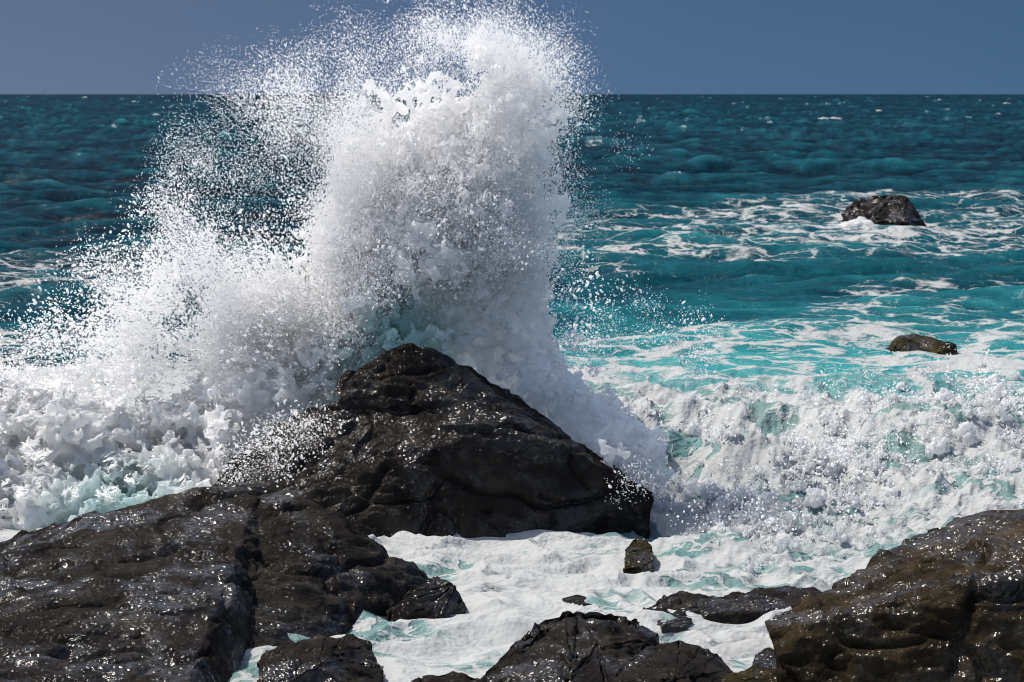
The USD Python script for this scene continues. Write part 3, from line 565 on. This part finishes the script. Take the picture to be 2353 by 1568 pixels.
# ------------------------------------------------------------------ whitecaps and crests on the open water
def crest(px, py, w, hgt, label, seed, deep=1.2, group=None, bend=0.0, cat='whitecap', name='whitecap'):
    g = G([px], [py + hgt * 0.5]); v0, _, _ = sea_points(g[:, 0], g[:, 1]); c = v0[0]; k = c[1] / FPX
    t = trimesh.creation.icosphere(4); v = np.array(t.vertices); r = np.array([w * k / 2, max(deep, hgt * k * .8), hgt * k * 0.62])
    q = v * r
    lump = meshkit.fbm(q / (hgt * k) * 1.1 + seed * 7.3, 4, seed) - .5; sl = meshkit.fbm(q[:, :1] / (hgt * k) * [0.5, 0, 0] + seed * 3.1, 3, seed + 1) - .45
    q = q + v * (lump * 0.9 * hgt * k)[:, None] * [1.5, 1, 1]
    q[:, 2] *= np.clip(0.6 + 2.4 * sl, 0.15, 1.6); q[:, 2] += bend * (v[:, 0] ** 2) * hgt * k; q[:, 1] += 0.8 * hgt * k * sl
    q[:, 2] -= 0.12 * hgt * k
    tag(put(name, (q + c, np.array(t.faces)), 'crest_foam'), label, cat, group)
look('crest_foam', {'geo': ('geometry', {}), 'n': ('noise_texture', {'scale': 3.0, 'detail': 5.0}), 'b': ('bump', {'strength': 0.8, 'distance': 0.1}),
    'p': ('principled_bsdf', {'base_color': (0.60, 0.62, 0.62), 'roughness': 0.6}), 't': ('translucent_bsdf', {'color': (0.6, 0.64, 0.64)}), 'x': ('mix_closure', {'fac': 0.35})},
    [('geo.position', 'n.vector'), ('n.fac', 'b.height'), ('b.normal', 'p.normal'), ('p.BSDF', 'x.closure1'), ('t.BSDF', 'x.closure2')], surface='x.closure')
crest(1905, 272, 64, 9, 'bright whitecap in the distance straight above the jagged sea rock', 1)
crest(2072, 278, 68, 8, 'bright whitecap in the distance, middle one of three in a row at right', 2)
crest(2340, 278, 74, 9, 'bright distant whitecap cut off by the right edge of the photo', 3)
crest(1462, 281, 68, 4, 'thin straight whitecap right of the splash, upper of a close pair', 4)
crest(1462, 308, 44, 7, 'short humped whitecap right of the splash, lower of a close pair', 5)
crest(1928, 357, 62, 4, 'thin whitecap on dark swell midway between horizon and jagged sea rock', 6)
crest(180, 316, 44, 7, 'largest whitecap on the open sea left of the splash', 7)
crest(2205, 321, 46, 4, 'small whitecap right of and above the jagged sea rock', 8)
crest(1820, 464, 270, 7, 'long white wave crest curling left of the jagged sea rock', 9, cat='wave crest', name='wave_crest')
crest(1978, 505, 130, 44, 'white wash heaped against the left foot of the jagged sea rock', 10, deep=1.0, cat='foam', name='foam_heap')
crest(265, 797, 76, 10, 'white foam crest on the water just above the low left breaker', 11, cat='wave crest', name='wave_crest')
for i, (px, py, w, hh) in enumerate([(1690, 262, 72, 3), (2100, 248, 42, 3.5), (360, 266, 24, 3.5), (470, 287, 42, 3.5), (440, 247, 52, 3), (195, 223, 12, 3), (1435, 239, 52, 3), (1525, 232, 18, 3), (2220, 273, 30, 3),
        (2262, 273, 30, 3), (1720, 247, 30, 3), (2160, 229, 16, 3), (310, 233, 22, 3), (230, 240, 20, 3), (2310, 238, 24, 3), (1560, 247, 24, 3), (60, 236, 22, 3), (410, 281, 24, 3), (1330, 300, 20, 4), (1640, 268, 16, 3), (2290, 262, 20, 3), (1790, 252, 16, 2.6), (1940, 236, 18, 2.6), (2020, 256, 14, 2.6)]):
    crest(px, py, w, hh, 'tiny white fleck of a breaking crest far out on the open sea', 20 + i, group='distant whitecap flecks')
